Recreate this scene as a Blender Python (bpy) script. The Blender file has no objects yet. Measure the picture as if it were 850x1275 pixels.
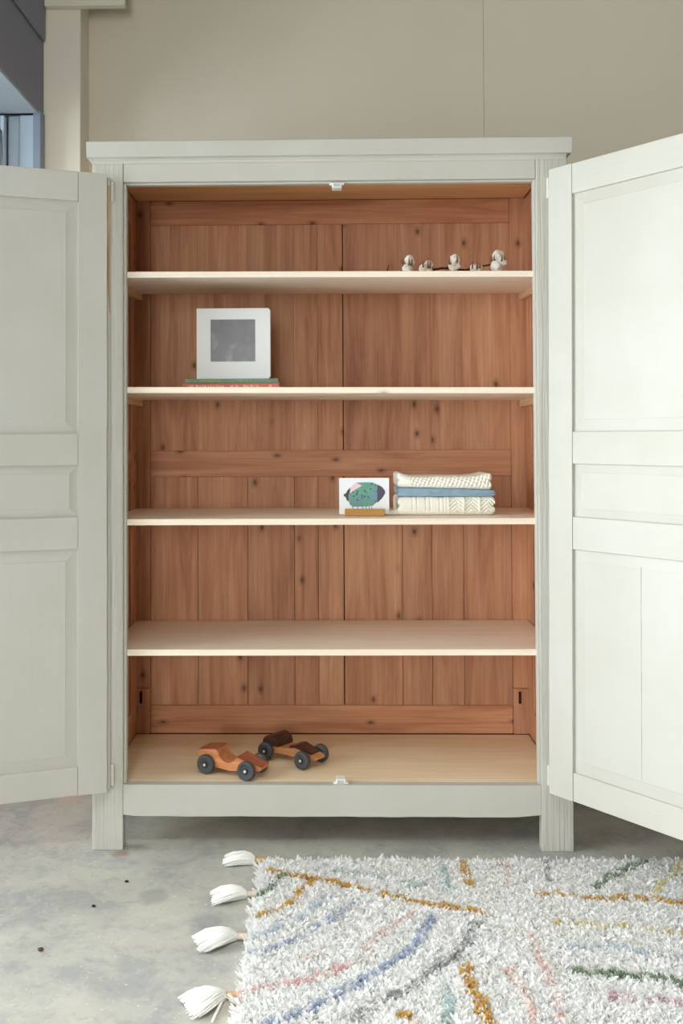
import bpy, bmesh, math, random
import numpy as np
from mathutils import Vector, Matrix, noise

random.seed(7)
rng = np.random.default_rng(7)
scene = bpy.context.scene
COL = scene.collection

# ------------------------------------------------------------------ camera
cam_d = bpy.data.cameras.new('camera')
cam = bpy.data.objects.new('camera', cam_d)
COL.objects.link(cam)
scene.camera = cam
F_PX, CX, CY = 1200.0, 391.6, 526.1           # focal length and principal point of the 850x1275 frame
yaw, pitch, roll = map(math.radians, (1.132, 1.205, -0.248))
fwd = Vector((-math.sin(yaw) * math.cos(pitch), math.cos(yaw) * math.cos(pitch), math.sin(pitch)))
rgt = Vector((math.cos(yaw), math.sin(yaw), 0))
upv = rgt.cross(fwd)
r2 = rgt * math.cos(roll) + upv * math.sin(roll)
u2 = upv * math.cos(roll) - rgt * math.sin(roll)
cam.matrix_world = Matrix(((r2.x, u2.x, -fwd.x, 0), (r2.y, u2.y, -fwd.y, 0), (r2.z, u2.z, -fwd.z, 1.15), (0, 0, 0, 1)))
cam_d.sensor_fit = 'VERTICAL'
cam_d.sensor_height = 36.0
cam_d.lens = F_PX / 1275 * 36.0
cam_d.shift_x = (425 - CX) / 1275
cam_d.shift_y = -(637.5 - CY) / 1275
cam_d.clip_start = 0.05

# ------------------------------------------------------------------ world, lights, exposure
world = bpy.data.worlds.new('sky')
scene.world = world
world.use_nodes = True
bg = world.node_tree.nodes['Background']
bg.inputs[0].default_value = (0.80, 0.90, 1.0, 1)
bg.inputs[1].default_value = 1.0

def area(name, loc, rot, sx, sy, power, color):
    l = bpy.data.lights.new(name, 'AREA')
    l.shape = 'RECTANGLE'
    l.size, l.size_y, l.energy, l.color = sx, sy, power, color
    o = bpy.data.objects.new(name, l)
    o.location, o.rotation_euler = loc, rot
    COL.objects.link(o)
    return o

# daylight outside the glazed left side and outside the rear window
area('daylight_left', (-1.70, 1.50, 1.25), (0, -math.pi / 2, 0), 2.1, 3.1, 148, (0.89, 0.95, 1.0))
area('daylight_roof', (-0.35, -0.3, 3.6), (0, 0, 0), 1.3, 2.0, 150, (1.0, 0.98, 0.95))
area('daylight_rear', (-0.85, -3.3, 1.4), (math.pi / 2, 0, 0), 1.7, 2.0, 150, (1.0, 0.97, 0.925))

scene.view_settings.view_transform = 'Standard'
scene.view_settings.look = 'None'
scene.view_settings.gamma = 1.0
scene.view_settings.use_curve_mapping = False
scene.view_settings.exposure = 0.3

# ------------------------------------------------------------------ node helpers
def srgb(r, g, b):
    f = lambda c: c / 12.92 if c <= 0.04045 else ((c + 0.055) / 1.055) ** 2.4
    return (f(r / 255), f(g / 255), f(b / 255), 1)

class NT:
    def __init__(self, name):
        self.m = bpy.data.materials.new(name)
        self.m.use_nodes = True
        self.t = self.m.node_tree
        self.b = self.t.nodes['Principled BSDF']
    def n(self, kind, **kw):
        nd = self.t.nodes.new(kind)
        for k, v in kw.items():
            setattr(nd, k, v)
        return nd
    def link(self, a, b):
        self.t.links.new(a, b)
    def coords(self, scale, rand=True, kind='Object'):
        tc = self.n('ShaderNodeTexCoord')
        src = tc.outputs[kind]
        if rand:
            oi = self.n('ShaderNodeObjectInfo')
            mu = self.n('ShaderNodeMath', operation='MULTIPLY')
            mu.inputs[1].default_value = 41.0
            self.link(oi.outputs['Random'], mu.inputs[0])
            ad = self.n('ShaderNodeVectorMath', operation='ADD')
            self.link(src, ad.inputs[0]); self.link(mu.outputs[0], ad.inputs[1])
            src = ad.outputs[0]
        mp = self.n('ShaderNodeMapping')
        mp.inputs['Scale'].default_value = scale
        self.link(src, mp.inputs['Vector'])
        return mp.outputs[0]
    def noise(self, vec, scale, detail=4, rough=0.55, dist=0.0):
        nz = self.n('ShaderNodeTexNoise')
        nz.inputs['Scale'].default_value = scale
        nz.inputs['Detail'].default_value = detail
        nz.inputs['Roughness'].default_value = rough
        nz.inputs['Distortion'].default_value = dist
        self.link(vec, nz.inputs['Vector'])
        return nz.outputs['Fac']
    def ramp(self, fac, stops):
        r = self.n('ShaderNodeValToRGB')
        e = r.color_ramp.elements
        while len(e) < len(stops):
            e.new(0.5)
        for i, (p, c) in enumerate(stops):
            e[i].position = p
            e[i].color = c if len(c) == 4 else (*c, 1)
        self.link(fac, r.inputs[0])
        return r.outputs[0]
    def mix(self, fac, a, b, blend='MIX'):
        m = self.n('ShaderNodeMix', data_type='RGBA', blend_type=blend)
        for sock, v in ((0, fac), (6, a), (7, b)):
            if hasattr(v, 'is_linked'):
                self.link(v, m.inputs[sock])
            else:
                m.inputs[sock].default_value = v
        return m.outputs[2]
    def bump(self, h, strength, dist=0.01):
        bp = self.n('ShaderNodeBump')
        bp.inputs['Strength'].default_value = strength
        bp.inputs['Distance'].default_value = dist
        self.link(h, bp.inputs['Height'])
        self.link(bp.outputs[0], self.b.inputs['Normal'])
    def out(self, color, rough=0.5, spec=0.3):
        if hasattr(color, 'is_linked'):
            self.link(color, self.b.inputs['Base Color'])
        else:
            self.b.inputs['Base Color'].default_value = color
        self.b.inputs['Roughness'].default_value = rough
        self.b.inputs['Specular IOR Level'].default_value = spec
        return self.m

AX = {'x': (1, 0), 'z': (2, 0), 'y': (1, 0)}
def gscale(axis, across, along):
    s = [across] * 3
    s['xyz'.index(axis)] = along
    return tuple(s)

def pine(name, axis, light, mid, dark, knots=0.6, rough=0.55, vary=0.22, grain=0.75):
    t = NT(name)
    v = t.coords(gscale(axis, 9, 0.9))
    a = t.noise(v, 2.2, 5, 0.6, 0.9)
    c = t.ramp(a, [(0.28, dark), (0.5, mid), (0.74, light)])
    v2 = t.coords(gscale(axis, 90, 1.6))
    f = t.noise(v2, 1.6, 3, 0.6, 0.4)
    f2 = t.ramp(f, [(0.35, (0.80, 0.78, 0.76)), (0.62, (1, 1, 1))])
    c = t.mix(grain, c, f2, 'MULTIPLY')
    # knots
    v3 = t.coords((1, 1, 1))
    sx = t.n('ShaderNodeSeparateXYZ'); t.link(v3, sx.inputs[0])
    su = t.n('ShaderNodeMath', operation='ADD'); t.link(sx.outputs[0], su.inputs[0]); t.link(sx.outputs[1], su.inputs[1])
    cxyz = t.n('ShaderNodeCombineXYZ'); t.link(su.outputs[0], cxyz.inputs[0]); t.link(sx.outputs[2], cxyz.inputs[1])
    mk = t.n('ShaderNodeMapping'); mk.inputs['Scale'].default_value = (9.0, 6.0, 1) if axis == 'z' else (6.0, 11.0, 1)
    t.link(cxyz.outputs[0], mk.inputs[0])
    vo = t.n('ShaderNodeTexVoronoi', voronoi_dimensions='2D')
    vo.inputs['Scale'].default_value = 1.0
    t.link(mk.outputs[0], vo.inputs['Vector'])
    sep = t.n('ShaderNodeSeparateColor')
    t.link(vo.outputs['Color'], sep.inputs[0])
    gate = t.ramp(sep.outputs[0], [(knots, (0, 0, 0)), (knots + 0.02, (1, 1, 1))])
    k = t.ramp(vo.outputs['Distance'], [(0.03, (0.92, 0.92, 0.92)), (0.062, (0.42, 0.42, 0.42)), (0.15, (0, 0, 0))])
    km = t.n('ShaderNodeMath', operation='MULTIPLY')
    t.link(k, km.inputs[0]); t.link(gate, km.inputs[1])
    c = t.mix(km.outputs[0], c, tuple(x * 0.36 for x in dark[:3]) + (1,))
    # every board its own tone
    oi = t.n('ShaderNodeObjectInfo')
    tone = t.ramp(oi.outputs['Random'], [(0.0, (1 - vary * 0.7, 1 - vary, 1 - vary * 1.1)), (0.5, (1, 0.97, 0.94)), (1.0, (1 + vary * 0.5, 1.0, 0.95))])
    c = t.mix(1.0, c, tone, 'MULTIPLY')
    t.bump(f, 0.10, 0.004)
    return t.out(c, rough, 0.28)

def painted(name, axis, col, bumpy=0.18, rough=0.5, wear=0.12):
    t = NT(name)
    v = t.coords(gscale(axis, 70, 2.2))
    f = t.noise(v, 1.5, 4, 0.6, 0.8)
    v2 = t.coords((2.0, 2.0, 2.0))
    g = t.noise(v2, 1.6, 5, 0.6)
    c = t.mix(t.ramp(g, [(0.35, (0, 0, 0)), (0.7, (1, 1, 1))]), col, tuple(x * (1 - wear * 0.6) for x in col[:2]) + (col[2] * (1 - wear), 1))
    t.bump(f, bumpy, 0.004)
    return t.out(c, rough, 0.3)

def plain(name, col, rough=0.5, spec=0.3, metal=0.0, var=0.0, vscale=60):
    t = NT(name)
    t.b.inputs['Metallic'].default_value = metal
    c = col
    if var:
        v = t.coords((1, 1, 1))
        f = t.noise(v, vscale, 3)
        c = t.mix(t.ramp(f, [(0.35, (0, 0, 0)), (0.68, (1, 1, 1))]), col, tuple(x * (1 - var) for x in col[:3]) + (1,))
    return t.out(c, rough, spec)

M = {}
PL, PM, PD = srgb(220, 174, 140), srgb(203, 151, 118), srgb(172, 118, 90)
M['pine_z'] = pine('old_pine_upright', 'z', PL, PM, PD, 0.70, vary=0.13)
M['pine_x'] = pine('old_pine_lengthwise', 'x', srgb(222, 171, 135), srgb(208, 150, 115), srgb(181, 121, 90), 0.66, vary=0.05)
M['pine_y'] = pine('old_pine_crosswise', 'y', PL, PM, PD, 0.86)
M['pine_dark_and_shade'] = plain('dark_gap_wood_and_shade', srgb(62, 36, 26), 0.8, 0.1, var=0.3)
M['ceil'] = pine('golden_pine', 'x', srgb(250, 216, 170), srgb(244, 203, 154), srgb(228, 182, 132), 0.85)
M['shelf'] = pine('pale_shelf_wood', 'x', srgb(251, 238, 222), srgb(248, 232, 214), srgb(243, 224, 204), 0.97, 0.5, 0.03, 0.35)
M['cleat'] = pine('pale_cleat_wood', 'y', srgb(236, 200, 165), srgb(226, 184, 146), srgb(206, 160, 122), 0.97, 0.55, 0.05)
M['base_board'] = pine('honey_plywood', 'x', srgb(250, 234, 206), srgb(246, 226, 194), srgb(240, 216, 182), 0.99, 0.5, 0.03, 0.4)
PAINT = srgb(198, 194, 185)
M['paint_z'] = painted('grey_white_paint_upright', 'z', PAINT, 0.12)
M['paint_zr'] = painted('grey_white_paint_rough_grain', 'z', PAINT, 0.75)
M['paint_x'] = painted('grey_white_paint_lengthwise', 'x', PAINT, 0.16)
M['raw_edge'] = pine('raw_chipped_wood', 'z', srgb(214, 196, 160), srgb(176, 146, 108), srgb(140, 108, 78), 0.95)
M['hinge'] = plain('painted_hinge_metal', srgb(210, 209, 198), 0.35, 0.5)
M['catch'] = plain('white_plastic', srgb(240, 240, 234), 0.35, 0.5)
M['catch_slot'] = plain('dark_steel', srgb(120, 120, 118), 0.4, 0.5, 0.6)

# plaster wall
t = NT('warm_plaster')
v = t.coords((1, 1, 1), False)
c = t.mix(t.ramp(t.noise(v, 1.3, 5), [(0.3, (0, 0, 0)), (0.72, (1, 1, 1))]), srgb(217, 208, 190), srgb(210, 200, 182))
t.bump(t.noise(v, 160, 3), 0.06, 0.003)
M['wall'] = t.out(c, 0.85, 0.15)
M['wall_far'] = plain('grey_workshop_wall', srgb(150, 146, 138), 0.85, 0.15, var=0.06, vscale=3)
M['ceiling'] = plain('white_ceiling_paint', srgb(232, 230, 224), 0.9, 0.1, var=0.04, vscale=3)
M['pilaster'] = plain('cream_plaster_pilaster', srgb(228, 222, 207), 0.8, 0.2, var=0.05, vscale=2)
M['lintel'] = plain('slate_grey_paint', srgb(126, 127, 143), 0.55, 0.3, var=0.06, vscale=4)
M['frame_blue'] = plain('pale_blue_paint', srgb(184, 200, 216), 0.45, 0.4, var=0.08, vscale=12)
M['frame_grey'] = plain('grey_blue_frame_paint', srgb(132, 144, 160), 0.5, 0.35, var=0.06, vscale=10)
M['chrome'] = plain('brushed_steel', srgb(200, 202, 206), 0.25, 0.5, 1.0)
M['black_metal'] = plain('black_metal', srgb(40, 42, 46), 0.4, 0.5)

# glass: clear pane, part mirror
gm = bpy.data.materials.new('window_glass')
gm.use_nodes = True
gt = gm.node_tree
gt.nodes.clear()
go = gt.nodes.new('ShaderNodeOutputMaterial')
gx = gt.nodes.new('ShaderNodeMixShader')
g1 = gt.nodes.new('ShaderNodeBsdfTransparent'); g1.inputs[0].default_value = (0.96, 0.98, 0.98, 1)
g2 = gt.nodes.new('ShaderNodeBsdfGlossy'); g2.inputs['Roughness'].default_value = 0.03
gf = gt.nodes.new('ShaderNodeFresnel'); gf.inputs[0].default_value = 1.45
gt.links.new(gf.outputs[0], gx.inputs[0]); gt.links.new(g1.outputs[0], gx.inputs[1])
gt.links.new(g2.outputs[0], gx.inputs[2]); gt.links.new(gx.outputs[0], go.inputs[0])
M['glass'] = gm

# concrete floor
t = NT('worn_concrete')
v = t.coords((1, 1, 1), False)
c = t.mix(t.ramp(t.noise(v, 3.4, 9, 0.72, 0.15), [(0.44, (0, 0, 0)), (0.58, (1, 1, 1))]), srgb(164, 162, 158), srgb(192, 188, 175))
c = t.mix(t.ramp(t.noise(v, 9.0, 8, 0.72, 0.8), [(0.47, (0, 0, 0)), (0.56, (0.7, 0.7, 0.7))]), c, srgb(186, 182, 171))
c = t.mix(t.ramp(t.noise(v, 26.0, 6, 0.75, 0.4), [(0.54, (0, 0, 0)), (0.68, (0.55, 0.55, 0.55))]), c, srgb(148, 147, 145))
c = t.mix(t.ramp(t.noise(v, 70.0, 4, 0.7), [(0.62, (0, 0, 0)), (0.70, (0.8, 0.8, 0.8))]), c, srgb(224, 221, 212))
def stain(c, pos, rad, col, amt):
    tc = t.n('ShaderNodeTexCoord')
    nz = t.n('ShaderNodeTexNoise'); nz.inputs['Scale'].default_value = 14; nz.inputs['Detail'].default_value = 5
    t.link(tc.outputs['Object'], nz.inputs['Vector'])
    d = t.n('ShaderNodeVectorMath', operation='DISTANCE')
    d.inputs[1].default_value = pos
    t.link(tc.outputs['Object'], d.inputs[0])
    ad = t.n('ShaderNodeMath', operation='MULTIPLY_ADD')
    t.link(nz.outputs['Fac'], ad.inputs[0]); ad.inputs[1].default_value = rad * 1.6
    t.link(d.outputs['Value'], ad.inputs[2])
    return t.mix(t.ramp(ad.outputs[0], [(rad * 1.3, (amt,) * 3), (rad * 1.8, (0, 0, 0))]), c, col)
c = stain(c, (-0.86, 3.17, 0), 0.075, srgb(214, 184, 170), 0.5)
c = stain(c, (-0.60, 2.72, 0), 0.03, srgb(150, 118, 104), 0.7)
c = stain(c, (-0.46, 2.46, 0), 0.05, srgb(128, 127, 128), 0.45)
c = stain(c, (-0.30, 2.33, 0), 0.06, srgb(132, 131, 134), 0.5)
hb = t.noise(v, 18.0, 8, 0.7)
t.bump(hb, 0.12, 0.01)
M['floor'] = t.out(c, 0.62, 0.3)

# ------------------------------------------------------------------ mesh helpers
FR = {}          # frame offset of every object inside its root (or inside its door)

def link_mesh(name, me, mat, parent=None, smooth=False, origin=None):
    if origin is None:
        co = [v.co for v in me.vertices]
        origin = Vector([(min(c[i] for c in co) + max(c[i] for c in co)) / 2 for i in range(3)])
        if parent is None:
            origin.z = min(c.z for c in co)
    origin = Vector(origin)
    me.transform(Matrix.Translation(-origin))
    if mat:
        me.materials.append(mat if not isinstance(mat, str) else M[mat])
    if smooth:
        me.polygons.foreach_set('use_smooth', [True] * len(me.polygons))
    o = bpy.data.objects.new(name, me)
    COL.objects.link(o)
    if parent:
        o.parent = parent
        o.location = origin - FR.get(parent, Vector())
    else:
        o.location = origin
    FR[o] = origin if parent else Vector()
    if parent is None:
        FR[o] = origin      # children of a top-level mesh are given in world coordinates
    return o

def done(name, bm, mat, parent=None, smooth=False, origin=None):
    me = bpy.data.meshes.new(name)
    bmesh.ops.recalc_face_normals(bm, faces=bm.faces)
    bm.to_mesh(me); bm.free()
    return link_mesh(name, me, mat, parent, smooth, origin)

def add_box(bm, x0, x1, y0, y1, z0, z1, bev=0.0, seg=1):
    vs = [bm.verts.new((x, y, z)) for x in (x0, x1) for y in (y0, y1) for z in (z0, z1)]
    q = [(0, 1, 3, 2), (4, 6, 7, 5), (0, 4, 5, 1), (2, 3, 7, 6), (0, 2, 6, 4), (1, 5, 7, 3)]
    fs = [bm.faces.new([vs[i] for i in f]) for f in q]
    if bev:
        es = list({e for f in fs for e in f.edges})
        bmesh.ops.bevel(bm, geom=es, offset=bev, segments=seg, affect='EDGES', profile=0.6)
    return vs

def box(name, x0, x1, y0, y1, z0, z1, mat, parent=None, bev=0.0015):
    bm = bmesh.new()
    add_box(bm, x0, x1, y0, y1, z0, z1, bev)
    return done(name, bm, mat, parent)

def add_tube(bm, pts, radii, n=8, cap=True):
    pts = [Vector(p) for p in pts]
    if not hasattr(radii, '__len__'):
        radii = [radii] * len(pts)
    rings = []
    for i, p in enumerate(pts):
        d = (pts[min(i + 1, len(pts) - 1)] - pts[max(i - 1, 0)]).normalized()
        a = d.orthogonal().normalized() if i == 0 else (prev - d * prev.dot(d)).normalized()
        prev = a
        b = d.cross(a)
        rings.append([bm.verts.new(p + (a * math.cos(2 * math.pi * k / n) + b * math.sin(2 * math.pi * k / n)) * radii[i]) for k in range(n)])
    for r, s in zip(rings, rings[1:]):
        for k in range(n):
            bm.faces.new((r[k], r[(k + 1) % n], s[(k + 1) % n], s[k]))
    if cap:
        bm.faces.new(rings[0][::-1]); bm.faces.new(rings[-1])

def add_lathe(bm, prof, mat4, n=24):
    """prof: (radius, axial) pairs turned about local x"""
    rings = []
    for r, a in prof:
        rings.append([bm.verts.new(mat4 @ Vector((a, r * math.cos(2 * math.pi * k / n), r * math.sin(2 * math.pi * k / n)))) for k in range(n)])
    for r, s in zip(rings, rings[1:]):
        for k in range(n):
            bm.faces.new((r[k], r[(k + 1) % n], s[(k + 1) % n], s[k]))
    bm.faces.new(rings[0][::-1]); bm.faces.new(rings[-1])

def add_prism(bm, poly, y0, y1, axis='y', taper=None):
    """poly of (x,z) pairs extruded along y"""
    a = [bm.verts.new((x, y0, z)) for x, z in poly]
    b = [bm.verts.new((x, y1, z)) for x, z in poly]
    bm.faces.new(a); bm.faces.new(b[::-1])
    n = len(poly)
    for i in range(n):
        bm.faces.new((a[i], a[(i + 1) % n], b[(i + 1) % n], b[i]))
    return a + b

def empty(name, loc, label, cat, group=None, rotz=0.0):
    o = bpy.data.objects.new(name, None)
    o.empty_display_size = 0.05
    COL.objects.link(o)
    o.location = loc
    o.rotation_euler = (0, 0, rotz)
    FR[o] = Vector(loc) if not rotz else Vector()
    tag(o, label, cat, group)
    return o

def tag(o, label, cat, group=None):
    o['label'] = label
    o['category'] = cat
    if group:
        o['group'] = group
    return o

def struct(o):
    o['kind'] = 'structure'
    return o

# ------------------------------------------------------------------ the room
YB = 3.33                       # back wall
fl = struct(box('floor', -2.2, 3.3, -3.2, 3.45, -0.10, 0.0, 'floor', bev=0))
# floor texture is laid out in room coordinates
for vv in fl.data.vertices:
    vv.co += fl.location
fl.location = (0, 0, 0)
wb = struct(box('wall_back', -1.50, 0.5255, YB, YB + 0.12, 0, 3.1, 'wall', bev=0.0008))
box('plaster_board', 0.5263, 3.3, YB + 0.0004, YB + 0.12, 0, 3.1, 'wall', wb, bev=0.0008)
struct(box('wall_right', 3.2, 3.3, -3.2, YB, 0, 3.1, 'wall_far', bev=0))
wr = bmesh.new()
for b in ((-1.9, -1.7, 0, 3.1), (0.0, 3.2, 0, 3.1), (-1.7, 0.0, 0, 0.4), (-1.7, 0.0, 2.4, 3.1)):
    add_box(wr, b[0], b[1], -3.1, -3.0, b[2], b[3])
struct(done('wall_rear', wr, 'wall_far'))
cb_ = bmesh.new()
for b in ((-2.2, -0.9, -3.2, 3.45), (0.25, 3.3, -3.2, 3.45), (-0.9, 0.25, -3.2, -1.3), (-0.9, 0.25, 0.7, 3.45)):
    add_box(cb_, *b, 3.1, 3.2)
struct(done('ceiling', cb_, 'ceiling'))
w4 = bmesh.new()
for x in (-0.9, -0.355, 0.19):
    add_box(w4, x, x + 0.06, -1.3, 0.7, 3.12, 3.18)
for y in (-1.3, 0.64):
    add_box(w4, -0.9, 0.25, y, y + 0.06, 3.12, 3.18)
w4o = struct(done('window_4', w4, 'frame_blue'))
for x in (-0.84, -0.295):
    box('pane', x, x + 0.485, -1.24, 0.64, 3.147, 3.153, 'glass', w4o, bev=0)
# the pilaster in the corner and the beam end above it
struct(box('trim_1', -0.977, -0.851, 3.22, YB, 0, 3.1, 'pilaster', bev=0.002))
struct(box('trim_2', -0.966, -0.695, 3.188, 3.2195, 2.621, 3.1, 'pilaster', bev=0.003))
# left side: grey lintel over a tall glazed opening
wl = struct(box('wall_left', -1.42, -0.977, -3.1, 3.215, 2.262, 3.1, 'lintel', bev=0.002))
box('moulding', -0.977, -0.967, -3.1, 3.205, 2.508, 3.1, 'lintel', wl, bev=0.003)
box('soffit_board', -1.36, -0.978, 0.0, 3.165, 2.250, 2.2615, plain('soffit_paint', srgb(150, 164, 172), 0.5, 0.3, var=0.05), wl, bev=0.001)
wle = bmesh.new()
add_box(wle, -1.42, -0.98, -3.1, 0.0, 0, 2.262)
struct(done('wall_left_end', wle, 'wall'))
wlf = struct(box('wall_left_return', -1.42, -0.977, 3.215, YB, 0, 3.1, 'frame_grey', bev=0.001))
# boards lining the far reveal
d1 = struct(box('trim_3', -0.996, -0.9705, 3.168, 3.215, 0, 2.262, 'frame_grey', bev=0.002))
box('lining_board', -1.0455, -0.997, 3.180, 3.215, 0, 2.2495, 'frame_blue', d1, bev=0.0025)
box('lining_board', -1.0850, -1.0475, 3.186, 3.215, 0, 2.2495, 'frame_blue', d1, bev=0.0025)
# a narrow casement folded back against the reveal
w1 = bmesh.new()
add_box(w1, -1.098, -1.0865, 3.150, 3.175, 0.12, 2.240, 0.002)
add_box(w1, -1.34, -1.31, 3.150, 3.175, 0.12, 2.240, 0.002)
add_box(w1, -1.31, -1.098, 3.150, 3.175, 0.12, 0.20, 0.002)
add_box(w1, -1.31, -1.098, 3.150, 3.175, 2.203, 2.240, 0.002)
w1o = struct(done('window_1', w1, 'frame_blue'))
box('pane', -1.312, -1.096, 3.160, 3.165, 0.198, 2.205, 'glass', w1o, bev=0)
bm = bmesh.new(); add_tube(bm, [(-1.0935, 3.139, 1.85), (-1.0935, 3.139, 2.185)], 0.004, 8)
done('bolt_rod', bm, 'chrome', w1o, True)
bm = bmesh.new()
add_box(bm, -1.118, -1.103, 3.135, 3.150, 2.02, 2.15, 0.003)
add_tube(bm, [(-1.110, 3.142, 2.145), (-1.110, 3.142, 2.172)], 0.0055, 8)
done('handle', bm, 'chrome', w1o)
# the long glazed side
w2 = bmesh.new()
ys = [0.0, 0.66, 1.32, 1.98, 2.62, 3.21]
for y in ys:
    add_box(w2, -1.42, -1.37, y - 0.03 if y > 0 else y, y + 0.03 if y < 3.2 else y, 0, 2.262, 0.002)
for a, b in zip(ys, ys[1:]):
    add_box(w2, -1.415, -1.375, a, b, 0.0, 0.10)
    add_box(w2, -1.415, -1.375, a, b, 2.20, 2.262)
    add_box(w2, -1.410, -1.380, a, b, 1.42, 1.46)
w2o = struct(done('window_2', w2, 'frame_blue'))
for a, b in zip(ys, ys[1:]):
    box('pane', -1.398, -1.392, a + 0.03, b - 0.03, 0.10, 1.42, 'glass', w2o, bev=0)
    box('pane', -1.398, -1.392, a + 0.03, b - 0.03, 1.46, 2.20, 'glass', w2o, bev=0)
w3 = bmesh.new()
for x in (-1.7, -0.88, -0.06):
    add_box(w3, x, x + 0.06, -3.08, -3.02, 0.4, 2.4)
add_box(w3, -1.7, 0.0, -3.08, -3.02, 0.4, 0.46); add_box(w3, -1.7, 0.0, -3.08, -3.02, 2.34, 2.4)
w3o = struct(done('window_3', w3, 'frame_blue'))
for x in (-1.64, -0.82):
    box('pane', x, x + 0.76, -3.053, -3.047, 0.46, 2.34, 'glass', w3o, bev=0)

# ------------------------------------------------------------------ the wardrobe
Y0 = 2.74
XL, XR = -0.6893, 0.6676
OL, OR = -0.6015, 0.578         # opening between the posts
IL, IR = -0.6655, 0.6445        # inner faces of the sides
YK = 3.2217                     # face of the back frame
ZB0, ZB1 = 0.0957, 0.1839       # bottom rail
ZT0, ZT1 = 1.9005, 1.972        # header
wd = empty('wardrobe', (0, 2.98, 0), 'tall grey-white painted wardrobe with open doors and bare pine interior', 'wardrobe')

def post(x0, x1, y0, y1, z1, mat):
    bm = bmesh.new()
    add_box(bm, x0, x1, y0, y1, 0, z1, 0.003, 2)
    return done('corner_post', bm, mat, wd)
post(XL, OL, Y0, Y0 + 0.036, ZT1, 'paint_zr')
post(OR, XR, Y0, Y0 + 0.036, ZT1, 'paint_zr')
post(XL, XL + 0.05, 3.235, 3.275, ZT1, 'paint_z')
post(XR - 0.05, XR, 3.235, 3.275, ZT1, 'paint_z')
box('header_rail', OL + 0.0006, OR - 0.0006, Y0 + 0.001, Y0 + 0.030, ZT0, ZT1, 'paint_x', wd, 0.002)
bm = bmesh.new()
xs = np.linspace(OL + 0.0006, OR - 0.0006, 40)
lo = [ZB0 + 0.0005 * math.sin(i * 0.7) + 0.0004 * math.sin(i * 1.9) for i in range(40)]
lo[0] += 0.004; lo[-1] += 0.006; lo[-2] += 0.003
prof = [(x, z) for x, z in zip(xs, lo)] + [(OR - 0.0006, ZB1), (OL + 0.0006, ZB1)]
add_prism(bm, prof, Y0 + 0.0005, Y0 + 0.030)
done('bottom_rail', bm, 'paint_x', wd)
# thin rebate strips around the opening
box('door_stop', OL, OL + 0.0075, Y0 + 0.012, Y0 + 0.034, ZB1 + 0.0005, ZT0 - 0.0005, 'paint_z', wd, 0.001)
box('door_stop', OR - 0.0060, OR, Y0 + 0.010, Y0 + 0.034, ZB1 + 0.0005, ZT0 - 0.0005, 'paint_z', wd, 0.001)
box('door_stop', OL + 0.008, OR - 0.0065, Y0 + 0.012, Y0 + 0.030, ZT0 - 0.006, ZT0 - 0.0003, 'paint_x', wd, 0.001)
# cornice with a small cove underneath
bm = bmesh.new()
rings = []
for ins, z in ((0.0465, 1.9795), (0.0465, 1.953), (0.0215, 1.953), (0.0205, 1.960), (0.0135, 1.9650), (0.001, 1.9665), (0.0, 2.010), (0.002, 2.012)):
    xi = 0.0305 if ins > 0.04 else min(ins, 0.0125)
    x0, x1, y0, y1 = -0.7016 + xi, 0.6755 - xi, 2.716 + ins, 3.285 - (ins if ins > 0.04 else 0)
    rings.append([bm.verts.new(c) for c in ((x0, y0, z), (x1, y0, z), (x1, y1, z), (x0, y1, z))])
for r, s in zip(rings, rings[1:]):
    for k in range(4):
        bm.faces.new((r[k], r[(k + 1) % 4], s[(k + 1) % 4], s[k]))
bm.faces.new(rings[0][::-1]); bm.faces.new(rings[-1])
done('cornice', bm, 'paint_x', wd)
# inside top: two boards
for i, (a, b) in enumerate(((2.772, 2.905), (2.9065, 3.045), (3.0465, YK))):
    box('top_board', IL + 0.0055, IR - 0.0055, a, b, 1.963 if i == 0 else 1.966, 1.979, 'ceil', wd, 0.0015)
# sides
def side(x0, x1, inner, sgn):
    s = box('side_panel', x0, x1, Y0 + 0.037, 3.2345, 0.12, 1.978, 'pine_z', wd, 0.001)
    f = (lambda a, b: (inner, inner + sgn * b)) 
    def strip(name, y0, y1, z0, z1, th, mat):
        a, b = sorted((inner + sgn * 0.0002, inner + sgn * th))
        box(name, a, b, y0, y1, z0, z1, mat, s, 0.0012)
    strip('side_stile', Y0 + 0.037, Y0 + 0.110, 0.186, 1.962, 0.005, 'pine_z')
    strip('side_stile', 3.13, YK - 0.001, 0.186, 1.962, 0.005, 'pine_z')
    strip('side_rail', Y0 + 0.111, 3.129, 1.03, 1.125, 0.005, 'pine_y')
    strip('side_rail', Y0 + 0.111, 3.129, 0.186, 0.275, 0.005, 'pine_y')
    strip('side_rail', Y0 + 0.111, 3.129, 1.87, 1.962, 0.005, 'pine_y')
side(XL + 0.001, IL, IL, 1)
side(IR, XR - 0.001, IR, -1)
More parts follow.
